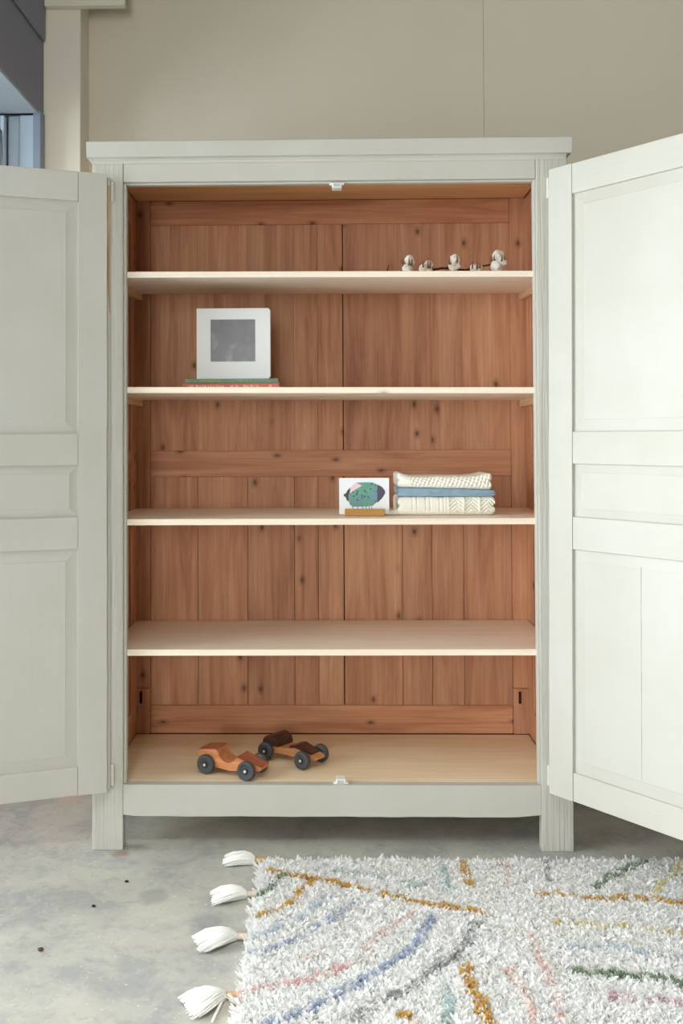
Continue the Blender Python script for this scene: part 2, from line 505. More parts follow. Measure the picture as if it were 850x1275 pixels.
# back: dark backing, planks in front, framed by rails and stiles
bk = box('back_panel', IL, IR, 3.2335, 3.2385, 0.12, 1.978, 'pine_dark_and_shade', wd, 0)
lp = [-0.6152, -0.4563, -0.2897, -0.1328, -0.0525]
rp = [0.0318, 0.2267, 0.3253, 0.4305, 0.59]
for seq in (lp, rp):
    for i, (a, b) in enumerate(zip(seq, seq[1:])):
        dy = random.uniform(0, 0.0016)
        a2 = a + (0.0020 if seq is rp and i == 0 else 0.0006)
        for z0, z1 in ((0.278, 1.0375), (1.125, 1.884)):
            up = z0 > 1
            box('plank', a2 - (0.0004 if up and i else 0), b - (0.0002 if up else 0.0006), 3.2268 + dy * (0.2 if up else 1), 3.2335, z0 - 0.002, z1 + 0.002, 'pine_z', bk, 0.0004 if up else 0.0010)
for z0, z1 in ((0.278, 1.0375), (1.125, 1.884)):
    box('muntin', -0.0522, 0.0305, 3.2245, 3.2333, z0, z1, 'pine_z', bk, 0.001)
for a, b in ((IL + 0.0005, -0.6152), (0.59, IR - 0.0005)):
    box('back_stile', a, b - 0.0005, YK - 0.004, 3.2333, 0.336, 1.9655, 'pine_z', bk, 0.0015)
    blk = box('stile_foot', a, b - 0.0005, YK - 0.0055, 3.2333, 0.1850, 0.3345, 'pine_z', bk, 0.0015)
    cxm = (a + b) / 2 - 0.006
    box('mortise', cxm - 0.0045, cxm + 0.0045, YK - 0.0062, YK - 0.004, 0.285, 0.325, 'pine_dark_and_shade', bk, 0)  # thin dark box in place of a hole, its colour stands for the shade inside
for z0, z1 in ((0.1850, 0.2780), (1.0375, 1.1250), (1.8840, 1.9655)):
    box('back_rail', -0.6148, 0.5893, YK - 0.0015, 3.2333, z0, z1, 'pine_x', bk, 0.002)
# base board
box('bottom_board', IL + 0.006, IR - 0.006, Y0 + 0.0305, YK - 0.006, 0.166, 0.1840, 'base_board', wd, 0.001)

# shelves: (front top left z, front top right z, back rise)
def shelf(zl, zr, rise, th, y0, name='shelf'):
    y1 = YK - 0.0065
    a, b = IL + 0.0065, IR - 0.0065
    bm = bmesh.new()
    vs = add_box(bm, a, b, y0, y1, 0, th, 0.0012)
    for v in bm.verts:
        u = (v.co.x - a) / (b - a); w = (v.co.y - y0) / (y1 - y0)
        v.co.z += zl + (zr - zl) * u + rise * w - th - (0.0022 if zl > 1 else 0.0) * math.sin(math.pi * u)
    o = done(name, bm, 'shelf', wd)
    for x0, x1, zz in ((a, a + 0.020, zl), (b - 0.020, b, zr)):
        if zl > 1.0:
            bm = bmesh.new()
            poly = [(y0 + 0.03, 0), (y0 + 0.045, -0.021), (y1 - 0.002, -0.021), (y1 - 0.002, 0)]
            p = [bm.verts.new((x0, yy, zz - th - 0.0004 + zq + rise * (yy - y0) / (y1 - y0))) for yy, zq in poly]
            q = [bm.verts.new((x1, yy, zz - th - 0.0004 + zq + rise * (yy - y0) / (y1 - y0))) for yy, zq in poly]
            bm.faces.new(p); bm.faces.new(q[::-1])
            for k in range(4):
                bm.faces.new((p[k], p[(k + 1) % 4], q[(k + 1) % 4], q[k]))
            done('shelf_cleat', bm, 'cleat', wd)
    return o
shelf(1.647, 1.640, 0.022, 0.0175, 2.763)
shelf(1.3135, 1.306, 0.0, 0.0175, 2.763)
shelf(0.933, 0.933, 0.0, 0.018, 2.763)
shelf(0.560, 0.561, 0.0, 0.018, 2.763)

# magnetic catches
def catch(x, z, sgn):
    bm = bmesh.new()
    add_box(bm, x - 0.014, x + 0.014, Y0 + 0.004, Y0 + 0.040, z, z + sgn * 0.014, 0.0015)
    add_box(bm, x - 0.021, x + 0.021, Y0 + 0.006, Y0 + 0.020, z, z + sgn * 0.005, 0.001)
    o = done('magnet_catch', bm, 'catch', wd)
    for k in (0.004, 0.009):
        box('magnet_strip', x - 0.010, x + 0.010, Y0 + 0.0028, Y0 + 0.006, *sorted((z + sgn * k, z + sgn * (k + 0.0016))), 'catch_slot', o, 0)
catch(0.012, ZT0 - 0.0063, -1)
catch(0.0155, ZB1 + 0.0006, 1)

# doors: local x runs from the hinge edge to the meeting edge, local -y is the inner face
def door(name, loc, ang, mirror, lean, label):
    """mirror=+1: inner face on local -y after turning; lean tilts the hinge line"""
    W, T = 0.598, 0.026
    ZD0, ZD1 = 0.175, 1.915
    SW = 0.0785
    s = mirror
    def yy(a, b):           # a,b measured from the inner face into the door
        return tuple(sorted((s * a, s * b)))
    bm = bmesh.new()
    y0, y1 = yy(0, T)
    n = 34
    # hinge stile with a slightly wavering, worn edge
    zs = np.linspace(ZD0, ZD1, n)
    ex = [0.0018 * noise.noise(Vector((z * 5.0, s * 3.1, 0))) + 0.0012 * noise.noise(Vector((z * 23, s, 4))) for z in zs]
    ra = [[bm.verts.new(c) for c in ((ex[i], y0, z), (SW, y0, z), (SW, y1, z), (ex[i], y1, z))] for i, z in enumerate(zs)]
    for r, q in zip(ra, ra[1:]):
        for k in range(4):
            bm.faces.new((r[k], r[(k + 1) % 4], q[(k + 1) % 4], q[k]))
    bm.faces.new(ra[0][::-1]); bm.faces.new(ra[-1])
    add_box(bm, W - SW, W, y0, y1, ZD0, ZD1, 0.002)
    # lip that overlaps the post, on the outer layer
    ya, yb = yy(0.014, T)
    add_box(bm, -0.011, 0.001, ya, yb, ZD0 + 0.004, ZD1 - 0.006, 0.001)
    me = bpy.data.meshes.new(name)
    bmesh.ops.recalc_face_normals(bm, faces=bm.faces)
    bm.to_mesh(me); bm.free()
    me.materials.append(M['paint_z'])
    d = bpy.data.objects.new(name, me)
    COL.objects.link(d)
    d.parent = wd
    d.location = Vector((loc[0], loc[1], 0)) - FR[wd]
    d.rotation_euler = (Matrix.Rotation(lean, 4, 'Y') @ Matrix.Rotation(ang, 4, 'Z')).to_euler()
    FR[d] = Vector()
    d['label'] = label
    rails = ((1.832, ZD1), (1.090, 1.178), (0.857, 0.946), (ZD0, 0.252))
    for i, (z0, z1) in enumerate(rails):
        box('rail', SW + 0.0006, W - SW - 0.0006, *yy(0.0004 + 0.0003 * i, T), z0, z1, 'paint_x', d, 0.0014)
    for z0, z1 in ((1.178, 1.832), (0.946, 1.090), (0.252, 0.857)):
        # fielded panel: thin edge, sloped margin, raised centre
        bm = bmesh.new()
        a, b = SW - 0.004, W - SW + 0.004
        z0e, z1e = z0 - 0.004, z1 + 0.004
        mg = 0.036 if z1 - z0 > 0.3 else 0.026
        rg = []
        for ins, dep in ((0, 0.0150), (0, 0.0105), (0.006, 0.0102), (mg, 0.0066), (mg + 0.002, 0.0058)):
            y = s * dep
            rg.append([bm.verts.new(c) for c in ((a + ins, y, z0e + ins), (b - ins, y, z0e + ins), (b - ins, y, z1e - ins), (a + ins, y, z1e - ins))])
        for r, q in zip(rg, rg[1:]):
            for k in range(4):
                bm.faces.new((r[k], r[(k + 1) % 4], q[(k + 1) % 4], q[k]))
        bm.faces.new(rg[0][::-1]); bm.faces.new(rg[-1])
        done('panel', bm, 'paint_z', d)
    # pin hinges
    for z in (0.214, 1.871):
        bm = bmesh.new()
        px, py = -0.0175, s * (T - 0.004)
        prof = [(0.0035, -0.030), (0.0060, -0.027), (0.0060, -0.0015), (0.0050, -0.001), (0.0050, 0.001), (0.0060, 0.0015), (0.0060, 0.027), (0.0035, 0.030)]
        add_lathe(bm, prof, Matrix.Translation((px, py, z)) @ Matrix.Rotation(-math.pi / 2, 4, 'Y'), 14)
        add_box(bm, px, 0.004, *sorted((py - 0.0015, py + 0.0015)), z - 0.022, z - 0.002)
        done('hinge', bm, 'hinge', d)
    return d
dl = door('door', (-0.6392, 2.7052), math.radians(-160.18), -1, 0.0, 'left door swung wide, shaded grey-white inner side')
dr = door('door', (0.5919, 2.7086), math.radians(-51.21), 1, math.radians(0.46), 'right door half open, bright white inner side')
# chipped raw wood along the left door's hinge lip
bm = bmesh.new()
zs = np.linspace(1.52, 1.885, 20)
ra = []
for i, z in enumerate(zs):
    w = 0.010 * min(1, (z - 1.51) / 0.12) * (0.8 + 0.3 * noise.noise(Vector((z * 30, 0, 0)))) + 0.0015
    ra.append([bm.verts.new(c) for c in ((-0.0108, -0.0135, z), (-0.0108 + w, -0.0135, z), (-0.0108 + w, -0.0142, z), (-0.0108, -0.0142, z))])
for r, q in zip(ra, ra[1:]):
    for k in range(4):
        bm.faces.new((r[k], r[(k + 1) % 4], q[(k + 1) % 4], q[k]))
bm.faces.new(ra[0][::-1]); bm.faces.new(ra[-1])
o = done('chipped_edge', bm, 'raw_edge', dl)
o['label'] = 'strip of chipped bare wood'
# joint in the right door's lower panel
bm = bmesh.new()
for i in range(12):
    z = 0.29 + i * 0.045
    add_box(bm, 0.2875, 0.2875 + 0.0009 + 0.0004 * (i % 3), 0.00555, 0.0058, z, z + 0.0452)
done('panel_crack', bm, plain('fine_grey_crack', srgb(150, 150, 146), 0.8), dr)

# ------------------------------------------------------------------ books on the second shelf
Z2 = 1.3125
M['page'] = plain('page_paper', srgb(236, 228, 210), 0.8, 0.1, var=0.08, vscale=200)
M['book_white'] = plain('white_card_cover', srgb(232, 234, 234), 0.35, 0.4)
M['book_green'] = plain('sage_green_cloth', srgb(134, 160, 138), 0.6, 0.3, var=0.1)
M['book_red'] = plain('coral_red_cover', srgb(232, 128, 106), 0.5, 0.3)
M['ink_white'] = plain('white_lettering', srgb(244, 236, 228), 0.6)
M['ink_yellow'] = plain('yellow_lettering', srgb(190, 190, 90), 0.6)
t = NT('washed_grey_print')
v = t.coords((1, 1, 1), False)
c = t.ramp(t.noise(v, 14, 4, 0.55, 0.8), [(0.38, srgb(84, 82, 90)), (0.58, srgb(96, 93, 101)), (0.72, srgb(140, 132, 134))])
M['print_grey'] = t.out(c, 0.28, 0.5)

def closed_book(name, x0, x1, y0, y1, z0, z1, cover, label, ink, runs):
    e = empty(name, ((x0 + x1) / 2, (y0 + y1) / 2, z0), label, 'book', 'books lying on the second shelf')
    bm = bmesh.new()
    c = 0.002
    add_box(bm, x0, x1, y0 + c, y1, z0, z0 + c, 0.0004)
    add_box(bm, x0, x1, y0 + c, y1, z1 - c, z1, 0.0004)
    # rounded spine toward the room
    n = 7
    zc, h = (z0 + z1) / 2, (z1 - z0) / 2
    out = [(y0 + c - 0.0025 * math.cos(a), zc + h * math.sin(a)) for a in np.linspace(-math.pi / 2, math.pi / 2, n)]
    inn = [(y0 + c + 0.0015 - 0.001 * math.cos(a), zc + (h - c) * math.sin(a)) for a in np.linspace(math.pi / 2, -math.pi / 2, n)]
    poly = out + inn
    a = [bm.verts.new((x0, y, z)) for y, z in poly]; b = [bm.verts.new((x1, y, z)) for y, z in poly]
    bm.faces.new(a); bm.faces.new(b[::-1])
    for i in range(len(poly)):
        j = (i + 1) % len(poly)
        bm.faces.new((a[i], a[j], b[j], b[i]))
    done('cover', bm, cover, e)
    box('page_block', x0 + 0.003, x1 - 0.003, y0 + c + 0.0016, y1 - 0.003, z0 + c + 0.0001, z1 - c - 0.0001, 'page', e, 0)
    # lettering on the spine, too small to read
    bm = bmesh.new()
    R = random.Random(3)
    lh = (z1 - z0) * 0.42
    for s0, s1 in runs:
        x = x0 + s0 * (x1 - x0)
        while x < x0 + s1 * (x1 - x0):
            w = R.uniform(0.0028, 0.0046)
            hh = lh * R.choice((0.8, 1, 1))
            zb = zc - lh / 2
            yb = y0 - 0.0012
            k = R.randrange(3)
            if k == 0:
                add_box(bm, x, x + w * 0.3, yb, yb + 0.0015, zb, zb + hh); add_box(bm, x + w * 0.3, x + w, yb, yb + 0.0015, zb, zb + hh * 0.25)
            elif k == 1:
                add_box(bm, x, x + w * 0.3, yb, yb + 0.0015, zb, zb + hh); add_box(bm, x + w * 0.65, x + w, yb, yb + 0.0015, zb, zb + hh)
                add_box(bm, x + w * 0.3, x + w * 0.65, yb, yb + 0.0015, zb + hh * 0.7, zb + hh)
            else:
                add_box(bm, x + w * 0.3, x + w * 0.6, yb, yb + 0.0015, zb, zb + hh); add_box(bm, x, x + w, yb, yb + 0.0015, zb + hh * 0.75, zb + hh)
            x += w + R.choice((0.0011, 0.0011, 0.0014, 0.004))
    done('spine_lettering', bm, ink, e)['kind'] = 'stuff'
    return e
ZS2 = 1.3126
closed_book('picture_book', -0.4585, -0.1665, 2.915, 3.12, ZS2, 1.3312, 'book_red', 'thin coral red book at the bottom, white spine lettering', 'ink_white', ((0.05, 0.42), (0.5, 0.58), (0.63, 0.80), (0.90, 0.925)))
closed_book('picture_book', -0.4508, -0.1690, 2.920, 3.11, 1.3315, 1.3462, 'book_green', 'sage green book lying on the coral red one', 'ink_yellow', ((0.16, 0.38), (0.56, 0.68)))
bk0 = empty('board_book', (-0.305, 2.9345, 1.3465), 'white square board book with dark grey square, standing upright', 'book')
def rounded_rect(x0, x1, z0, z1, r, corners):
    p = []
    for cx, cz, a0, on in ((x1, z0, -90, corners[0]), (x1, z1, 0, corners[1]), (x0, z1, 90, corners[2]), (x0, z0, 180, corners[3])):
        rr = r if on else 0.0012
        sx = -1 if cx == x1 else 1
        sz = 1 if cz == z0 else -1
        for k in range(6):
            a = math.radians(a0 + 90 * k / 5)
            p.append((cx + sx * rr + rr * math.cos(a), cz + sz * rr + rr * math.sin(a)))
    return p
BX0, BX1, BZ0, BZ1 = -0.4165, -0.1925, 1.3467, 1.5618
bm = bmesh.new(); add_prism(bm, rounded_rect(BX0, BX1, BZ0, BZ1, 0.009, (1, 1, 0, 0)), 2.930, 2.932)
done('front_cover', bm, 'book_white', bk0)
bm = bmesh.new(); add_prism(bm, rounded_rect(BX0 + 0.0015, BX1 + 0.0005, BZ0, BZ1 - 0.0005, 0.009, (1, 1, 0, 0)), 2.9322, 2.9445)
done('pages', bm, plain('board_page_edges', srgb(240, 214, 196), 0.7), bk0)
bm = bmesh.new(); add_prism(bm, rounded_rect(BX0, BX1 + 0.001, BZ0, BZ1, 0.009, (1, 1, 0, 0)), 2.9447, 2.9467)
done('back_cover', bm, 'book_white', bk0)
box('spine', BX0 - 0.0012, BX0 - 0.0001, 2.930, 2.9467, BZ0, BZ1, plain('peach_spine', srgb(236, 196, 160), 0.6), bk0, 0.0003)
box('printed_square', -0.3745, -0.2380, 2.9295, 2.9300, 1.3990, 1.5275, 'print_grey', bk0, 0)

# ------------------------------------------------------------------ picture card in its block
Z3 = 0.9333
blk = bmesh.new()
add_box(blk, 0.0315, 0.1485, 2.842, 2.8590, Z3, 0.9545, 0.0012)
add_box(blk, 0.0315, 0.1485, 2.8625, 2.8790, Z3, 0.9545, 0.0012)
add_box(blk, 0.0316, 0.1484, 2.8585, 2.8630, Z3, 0.9380)
bo = done('card_holder', blk, pine('oak_block', 'x', srgb(216, 170, 104), srgb(202, 152, 86), srgb(184, 134, 70), 0.99, 0.5, 0.02))
tag(bo, 'small slotted honey-coloured wooden block holding up the picture card', 'card holder')
cd = box('picture_card', 0.0150, 0.1630, 2.8604, 2.8611, 0.9382, 1.0452, plain('white_card', srgb(240, 239, 240), 0.6, 0.2), None, 0)
tag(cd, 'white picture card with a green oval beetle, in wooden block', 'card')
def card_poly(name, pts, col, lift=0.0002, mat=None):
    # pts in crop pixels of the card drawing, 0..850 x 0..744
    bm = bmesh.new()
    P = []
    for x, y in pts:
        P.append((0.0150 + (x - 78) / (735 - 78) * 0.148, 1.0452 - (y - 105) / (575 - 105) * 0.1070))
    a = [bm.verts.new((x, 2.8604 - lift, z)) for x, z in P]
    b = [bm.verts.new((x, 2.8604, z)) for x, z in P]
    bm.faces.new(a); bm.faces.new(b[::-1])
    for i in range(len(P)):
        j = (i + 1) % len(P)
        bm.faces.new((a[i], a[j], b[j], b[i]))
    return done(name, bm, mat or plain(name + '_ink', col, 0.7, 0.1), cd)
t = NT('mottled_green_ink')
v = t.coords((1, 1, 1), False)
c = t.mix(t.ramp(t.noise(v, 25, 2), [(0.4, (0, 0, 0)), (0.6, (1, 1, 1))]), srgb(112, 168, 142), srgb(118, 150, 150))
vo = t.n('ShaderNodeTexVoronoi'); vo.inputs['Scale'].default_value = 95
t.link(v, vo.inputs['Vector'])
c = t.mix(t.ramp(vo.outputs['Distance'], [(0.22, (0.8, 0.8, 0.8)), (0.34, (0, 0, 0))]), c, srgb(58, 96, 88))
M['bug_green'] = t.out(c, 0.7, 0.1)
card_poly('printed_body', [(215, 290), (250, 215), (300, 165), (420, 160), (520, 163), (580, 190), (582, 320), (575, 415), (520, 465), (430, 478), (250, 478), (212, 440), (203, 380)], None, 0.00022, M['bug_green'])
card_poly('printed_tail', [(582, 190), (640, 220), (680, 270), (682, 305), (650, 360), (600, 410), (576, 428)], srgb(96, 88, 104), 0.00026)
card_poly('printed_head', [(232, 225), (190, 262), (165, 305), (140, 315), (138, 340), (162, 350), (180, 395), (203, 415), (204, 340)], srgb(84, 82, 86), 0.00026)
card_poly('printed_wing', [(300, 165), (380, 206), (300, 250), (215, 306), (245, 210)], srgb(238, 200, 206), 0.0003)
card_poly('printed_patch', [(575, 295), (510, 300), (475, 330), (490, 370), (540, 390), (576, 400)], srgb(124, 152, 170), 0.00028)
for x in (258, 320, 385, 430, 472, 505):
    card_poly('printed_leg', [(x - 4, 474), (x + 4, 474), (x + 5, 520), (x - 3, 520)], srgb(70, 76, 78), 0.0002)

# ------------------------------------------------------------------ folded knitwear
def knit_stack(name, x0, x1, y0, y1, z0, z1, patt, mat, label, ends, under=lambda u: 0.0):
    """a folded knit: rounded fold to the front, stitch relief that runs round the fold (s in metres)"""
    H, D = z1 - z0, y1 - y0
    r = min(H * 0.46, 0.016)
    sec = []
    def arc_(cy, cz, a0, n):
        for k in range(n):
            a = math.radians(a0 + 90 * (k + 0.5) / n)
            sec.append((cy + r * math.cos(a), cz + r * math.sin(a), math.cos(a), math.sin(a)))
    for k in range(24):
        sec.append((D - r - (D - 2 * r) * (k + 0.5) / 24, 0.0, 0, -1))
    # front: lower round, face, upper round (the room side is y = 0)
    for k in range(14):
        a = math.radians(270 - 90 * (k + 0.5) / 14)
        sec.append((r + r * math.cos(a), r + r * math.sin(a), math.cos(a), math.sin(a)))
    nf = max(4, int((H - 2 * r) / 0.0012))
    for k in range(nf):
        sec.append((0.0, r + (H - 2 * r) * (k + 0.5) / nf, -1, 0))
    for k in range(14):
        a = math.radians(180 - 90 * (k + 0.5) / 14)
        sec.append((r + r * math.cos(a), H - r + r * math.sin(a), math.cos(a), math.sin(a)))
    for k in range(40):
        sec.append((r + (D - 2 * r) * ((k + 0.5) / 40) ** 1.5, H, 0, 1))
    for k in range(6):
        a = math.radians(90 - 90 * (k + 0.5) / 6)
        sec.append((D - r + r * math.cos(a), H - r + r * math.sin(a), math.cos(a), math.sin(a)))
    for k in range(6):
        a = math.radians(0 - 90 * (k + 0.5) / 6)
        sec.append((D - r + r * math.cos(a), r + r * math.sin(a), math.cos(a), math.sin(a)))
    ss, acc = [], 0.0
    for k, p in enumerate(sec):
        if k:
            acc += math.hypot(p[0] - sec[k - 1][0], p[1] - sec[k - 1][1])
        ss.append(acc)
    nu, nv = len(sec), 250
    verts, faces = [], []
    for j in range(nv):
        u = j / (nv - 1)
        e = min(u, 1 - u) * (x1 - x0)
        shr = math.sqrt(max(0.0, 1 - max(0, 1 - e / 0.013) ** 2))
        for (py, pz, ny, nz), sv in zip(sec, ss):
            x = x0 + (x1 - x0) * u
            top = pz / H
            d = patt(x, sv, u)
            # the edges of the folded layers show at both ends
            lay = math.exp(-((top - 0.5) / 0.16) ** 2) * math.exp(-e / 0.012)
            d -= 0.006 * lay * (1 if ny < -0.3 else 0)
            x += (0.006 if u < 0.5 else -0.006) * lay * (0.5 + 0.5 * (ny < 0))
            if nz > 0.3:
                d = min(d, 0.0) if py > r * 1.5 else d * (1 - nz) + min(d, 0) * nz
            if nz < -0.3:
                d *= 1 + nz
            mid = H / 2
            zz = mid + (pz - mid) * (0.62 + 0.38 * shr)
            w = 0.0016 * noise.noise(Vector((x * 24, sv * 20, z0 * 31)))
            Z = z0 + zz + ends(u) * top + under(u) * (1 - top) + d * nz - abs(w) * top
            Y = y0 + py + d * ny + w * 0.8 + 0.004 * (1 - shr) * (1 if py < D / 2 else -1)
            verts.append((x, Y, Z))
    for j in range(nv - 1):
        for i in range(nu):
            k = (i + 1) % nu
            faces.append((j * nu + i, j * nu + k, (j + 1) * nu + k, (j + 1) * nu + i))
    faces.append(tuple(range(nu))[::-1])
    faces.append(tuple((nv - 1) * nu + i for i in range(nu)))
    me = bpy.data.meshes.new(name)
    me.from_pydata(verts, [], faces)
    o = link_mesh(name, me, mat, None, True)
    tag(o, label, 'blanket', 'folded knits on the middle shelf')
    return o
def knit_mat(name, col):
    t = NT(name)
    v = t.coords((1, 1, 1), False)
    f = t.noise(v, 420, 2)
    t.bump(f, 0.3, 0.002)
    t.b.inputs['Sheen Weight'].default_value = 0.25
    return t.out(col, 0.9, 0.1)
kc, kb = knit_mat('cream_wool', srgb(248, 242, 228)), knit_mat('dusty_blue_wool', srgb(154, 180, 198))
def p_cable(x, sv, u):
    d = 0.0
    if u < 0.52:
        for cx in (0.15, 0.20, 0.29, 0.335, 0.43, 0.475, 0.51):
            d -= 0.0034 * math.exp(-((u - cx) / 0.007) ** 2) * (0.5 + 0.5 * math.sin(sv * 2 * math.pi / 0.0055))
        d += 0.0003 * math.sin(x * 2 * math.pi / 0.004)
    else:
        q = (u - 0.52) / 0.16
        fr = abs((q % 1) - 0.5) * 2
        d += 0.0024 * math.sin((fr * 0.020 + sv) * 2 * math.pi / 0.0115)
        d += 0.0040 * math.exp(-(min(q % 1, 1 - q % 1) / 0.07) ** 2)
    return d
def p_rib(x, sv, u):
    return 0.0016 * math.sin(x * 2 * math.pi / 0.0046) * math.sin(sv * 2 * math.pi / 0.0048) + 0.0006 * math.sin(x * 2 * math.pi / 0.03)
def p_moss(x, sv, u):
    if u < 0.13:
        return 0.0
    g, q = math.pi * x / 0.0080, math.pi * sv / 0.0068
    return 0.0050 * max(-0.25, math.sin(g + q * 0.5) * math.sin(q - g * 0.35))
e_low = lambda u: 0.0
e_blu = lambda u: -0.008 * u
e_top = lambda u: 0.012 * math.exp(-(u / 0.10) ** 2) + 0.010 * math.exp(-((1 - u) / 0.12) ** 2) - 0.002
k1 = knit_stack('folded_knit_blanket', 0.1880, 0.4770, 2.868, 3.09, Z3 + 0.0002, 0.9885, p_cable, kc, 'cream cable-knit blanket at the bottom of the folded pile', e_low)
k2 = knit_stack('folded_knit_blanket', 0.1900, 0.4790, 2.866, 3.085, 0.9890, 1.0160, p_rib, kb, 'dusty blue knit blanket folded between the two cream ones', e_blu)
k3 = knit_stack('folded_knit_blanket', 0.1880, 0.4690, 2.870, 3.085, 1.0165, 1.0500, p_moss, kc, 'cream moss-stitch blanket on top of the folded pile', e_top, e_blu)
# loose end of the bottom blanket
bm = bmesh.new()
add_tube(bm, [(0.198, 2.885, 0.9430), (0.178, 2.880, 0.9420), (0.158, 2.884, 0.9406), (0.1515, 2.888, 0.9390)], [0.0095, 0.0082, 0.0068, 0.004], 10)
done('loose_end', bm, kc, k1, True)

# ------------------------------------------------------------------ cotton branch on the top shelf
SH1 = lambda x, y: 1.647 + (1.640 - 1.647) * (x - IL) / (IR - IL) + 0.022 * (y - 2.763) / 0.452
M['twig'] = plain('dark_twig', srgb(74, 46, 40), 0.8, 0.1, var=0.3, vscale=80)
M['calyx'] = plain('dry_brown_husk', srgb(150, 106, 82), 0.8, 0.1, var=0.35, vscale=120)
t = NT('cotton_fluff')
v = t.coords((1, 1, 1))
t.bump(t.noise(v, 90, 5, 0.7), 0.5, 0.004)
t.b.inputs['Sheen Weight'].default_value = 0.3
cc = t.ramp(t.noise(v, 55, 3), [(0.42, srgb(222, 204, 184)), (0.56, srgb(246, 241, 233))])
M['cotton'] = t.out(cc, 0.95, 0.05)
cb = empty('cotton_branch', (0.34, 2.90, SH1(0.34, 2.90)), 'dry cotton branch with five white bolls lying on the top shelf', 'dried flower')
yb = 2.90
main = [(0.125, yb + .02, 0.010), (0.20, yb + .01, 0.013), (0.27, yb, 0.016), (0.33, yb, 0.026), (0.40, yb + .01, 0.021), (0.44, yb + .01, 0.031), (0.495, yb, 0.040)]
bm = bmesh.new()
add_tube(bm, [(x, y, SH1(x, y) + z) for x, y, z in main], [0.0022, 0.0028, 0.0032, 0.0032, 0.003, 0.0026, 0.0022], 7)
for a, b in (((0.20, yb + .01, 0.013), (0.222, yb - .005, 0.040)), ((0.29, yb, 0.018), (0.283, yb - .012, 0.030)), ((0.34, yb, 0.026), (0.362, yb - .005, 0.044)), ((0.40, yb + .01, 0.021), (0.425, yb - .01, 0.016)), ((0.40, yb + .01, 0.021), (0.388, yb - .02, 0.006)), ((0.16, yb + .015, 0.011), (0.168, yb - .01, 0.034))):
    m = ((a[0] + b[0]) / 2, (a[1] + b[1]) / 2, (a[2] + b[2]) / 2 - 0.003)
    add_tube(bm, [(x, y, SH1(x, y) + z) for x, y, z in (a, m, b)], [0.0022, 0.0018, 0.0012], 6)
done('stem', bm, 'twig', cb, True)

def boll(x, y, z, lobes, size, seed):
    R = random.Random(seed)
    base = Vector((x, y, SH1(x, y) + z))
    bm = bmesh.new()
    for lx, lz, ls in lobes:
        c = base + Vector((lx, R.uniform(-.003, .003), lz))
        s = bmesh.ops.create_icosphere(bm, subdivisions=3, radius=ls * size)
        for v in s['verts']:
            n = v.co.normalized()
            v.co *= 1 + 0.22 * noise.noise(n * 1.8 + Vector((seed, lx * 90, 0))) + 0.10 * noise.noise(n * 5 + Vector((seed, 0, 1)))
            v.co += c
    b = done('boll', bm, 'cotton', cb, True)
    # husk: pointed brown sepals between and below the lobes
    bm = bmesh.new()
    for k in range(6):
        a = 2 * math.pi * k / 6 + R.random()
        d = Vector((math.cos(a), math.sin(a) * 0.9, 0))
        q0 = base + Vector((0, 0, -0.002)); q1 = base + d * size * 0.9 + Vector((0, 0, R.uniform(-.004, .004))); q2 = base + d * size * 1.02 + Vector((0, 0, R.uniform(.007, .011))); q3 = base + d * size * 0.86 + Vector((0, 0, R.uniform(.016, .024)))
        add_tube(bm, [q0, q1, q2, q3], [0.0030, 0.0034, 0.0022, 0.0005], 5)
    done('husk', bm, 'calyx', b, True)
boll(0.2255, 2.892, 0.036, ((0.004, 0.014, 0.72), (-0.002, -0.013, 0.78), (0.011, 0.006, 0.5)), 0.0198, 11)
boll(0.2800, 2.888, 0.027, ((-0.008, -0.004, 0.75), (0.007, 0.008, 0.68), (0.006, -0.009, 0.6)), 0.0198, 12)
boll(0.3645, 2.895, 0.040, ((0.002, 0.010, 0.85), (-0.004, -0.011, 0.70), (0.006, -0.008, 0.6)), 0.0198, 13)
boll(0.4275, 2.890, 0.023, ((-0.003, 0.0, 0.74), (0.008, 0.0, 0.70)), 0.0192, 14)
boll(0.4955, 2.893, 0.044, ((0.001, 0.019, 0.82), (-0.005, -0.014, 0.86), (0.008, -0.002, 0.80), (-0.002, -0.026, 0.62)), 0.0222, 15)

# ------------------------------------------------------------------ wooden toy cars
ZF = 0.1842
M['tyre'] = plain('dark_rubber', srgb(78, 78, 80), 0.6, 0.3)
M['hub'] = plain('black_hub', srgb(34, 34, 36), 0.4, 0.4)
M['pin'] = plain('bright_axle_pin', srgb(226, 222, 214), 0.3, 0.5, 0.4)
M['mahog'] = pine('reddish_hardwood', 'x', srgb(192, 116, 84), srgb(172, 98, 70), srgb(144, 78, 56), 0.99, 0.35, 0.03)
M['orange_wood'] = pine('orange_hardwood', 'x', srgb(222, 158, 110), srgb(206, 136, 90), srgb(184, 114, 74), 0.99, 0.35, 0.03)
M['tan_wood'] = pine('tan_hardwood', 'x', srgb(222, 166, 116), srgb(206, 146, 98), srgb(182, 122, 80), 0.99, 0.35, 0.03)
M['walnut'] = pine('dark_walnut', 'x', srgb(104, 66, 50), srgb(84, 52, 42), srgb(62, 38, 32), 0.99, 0.3, 0.03)

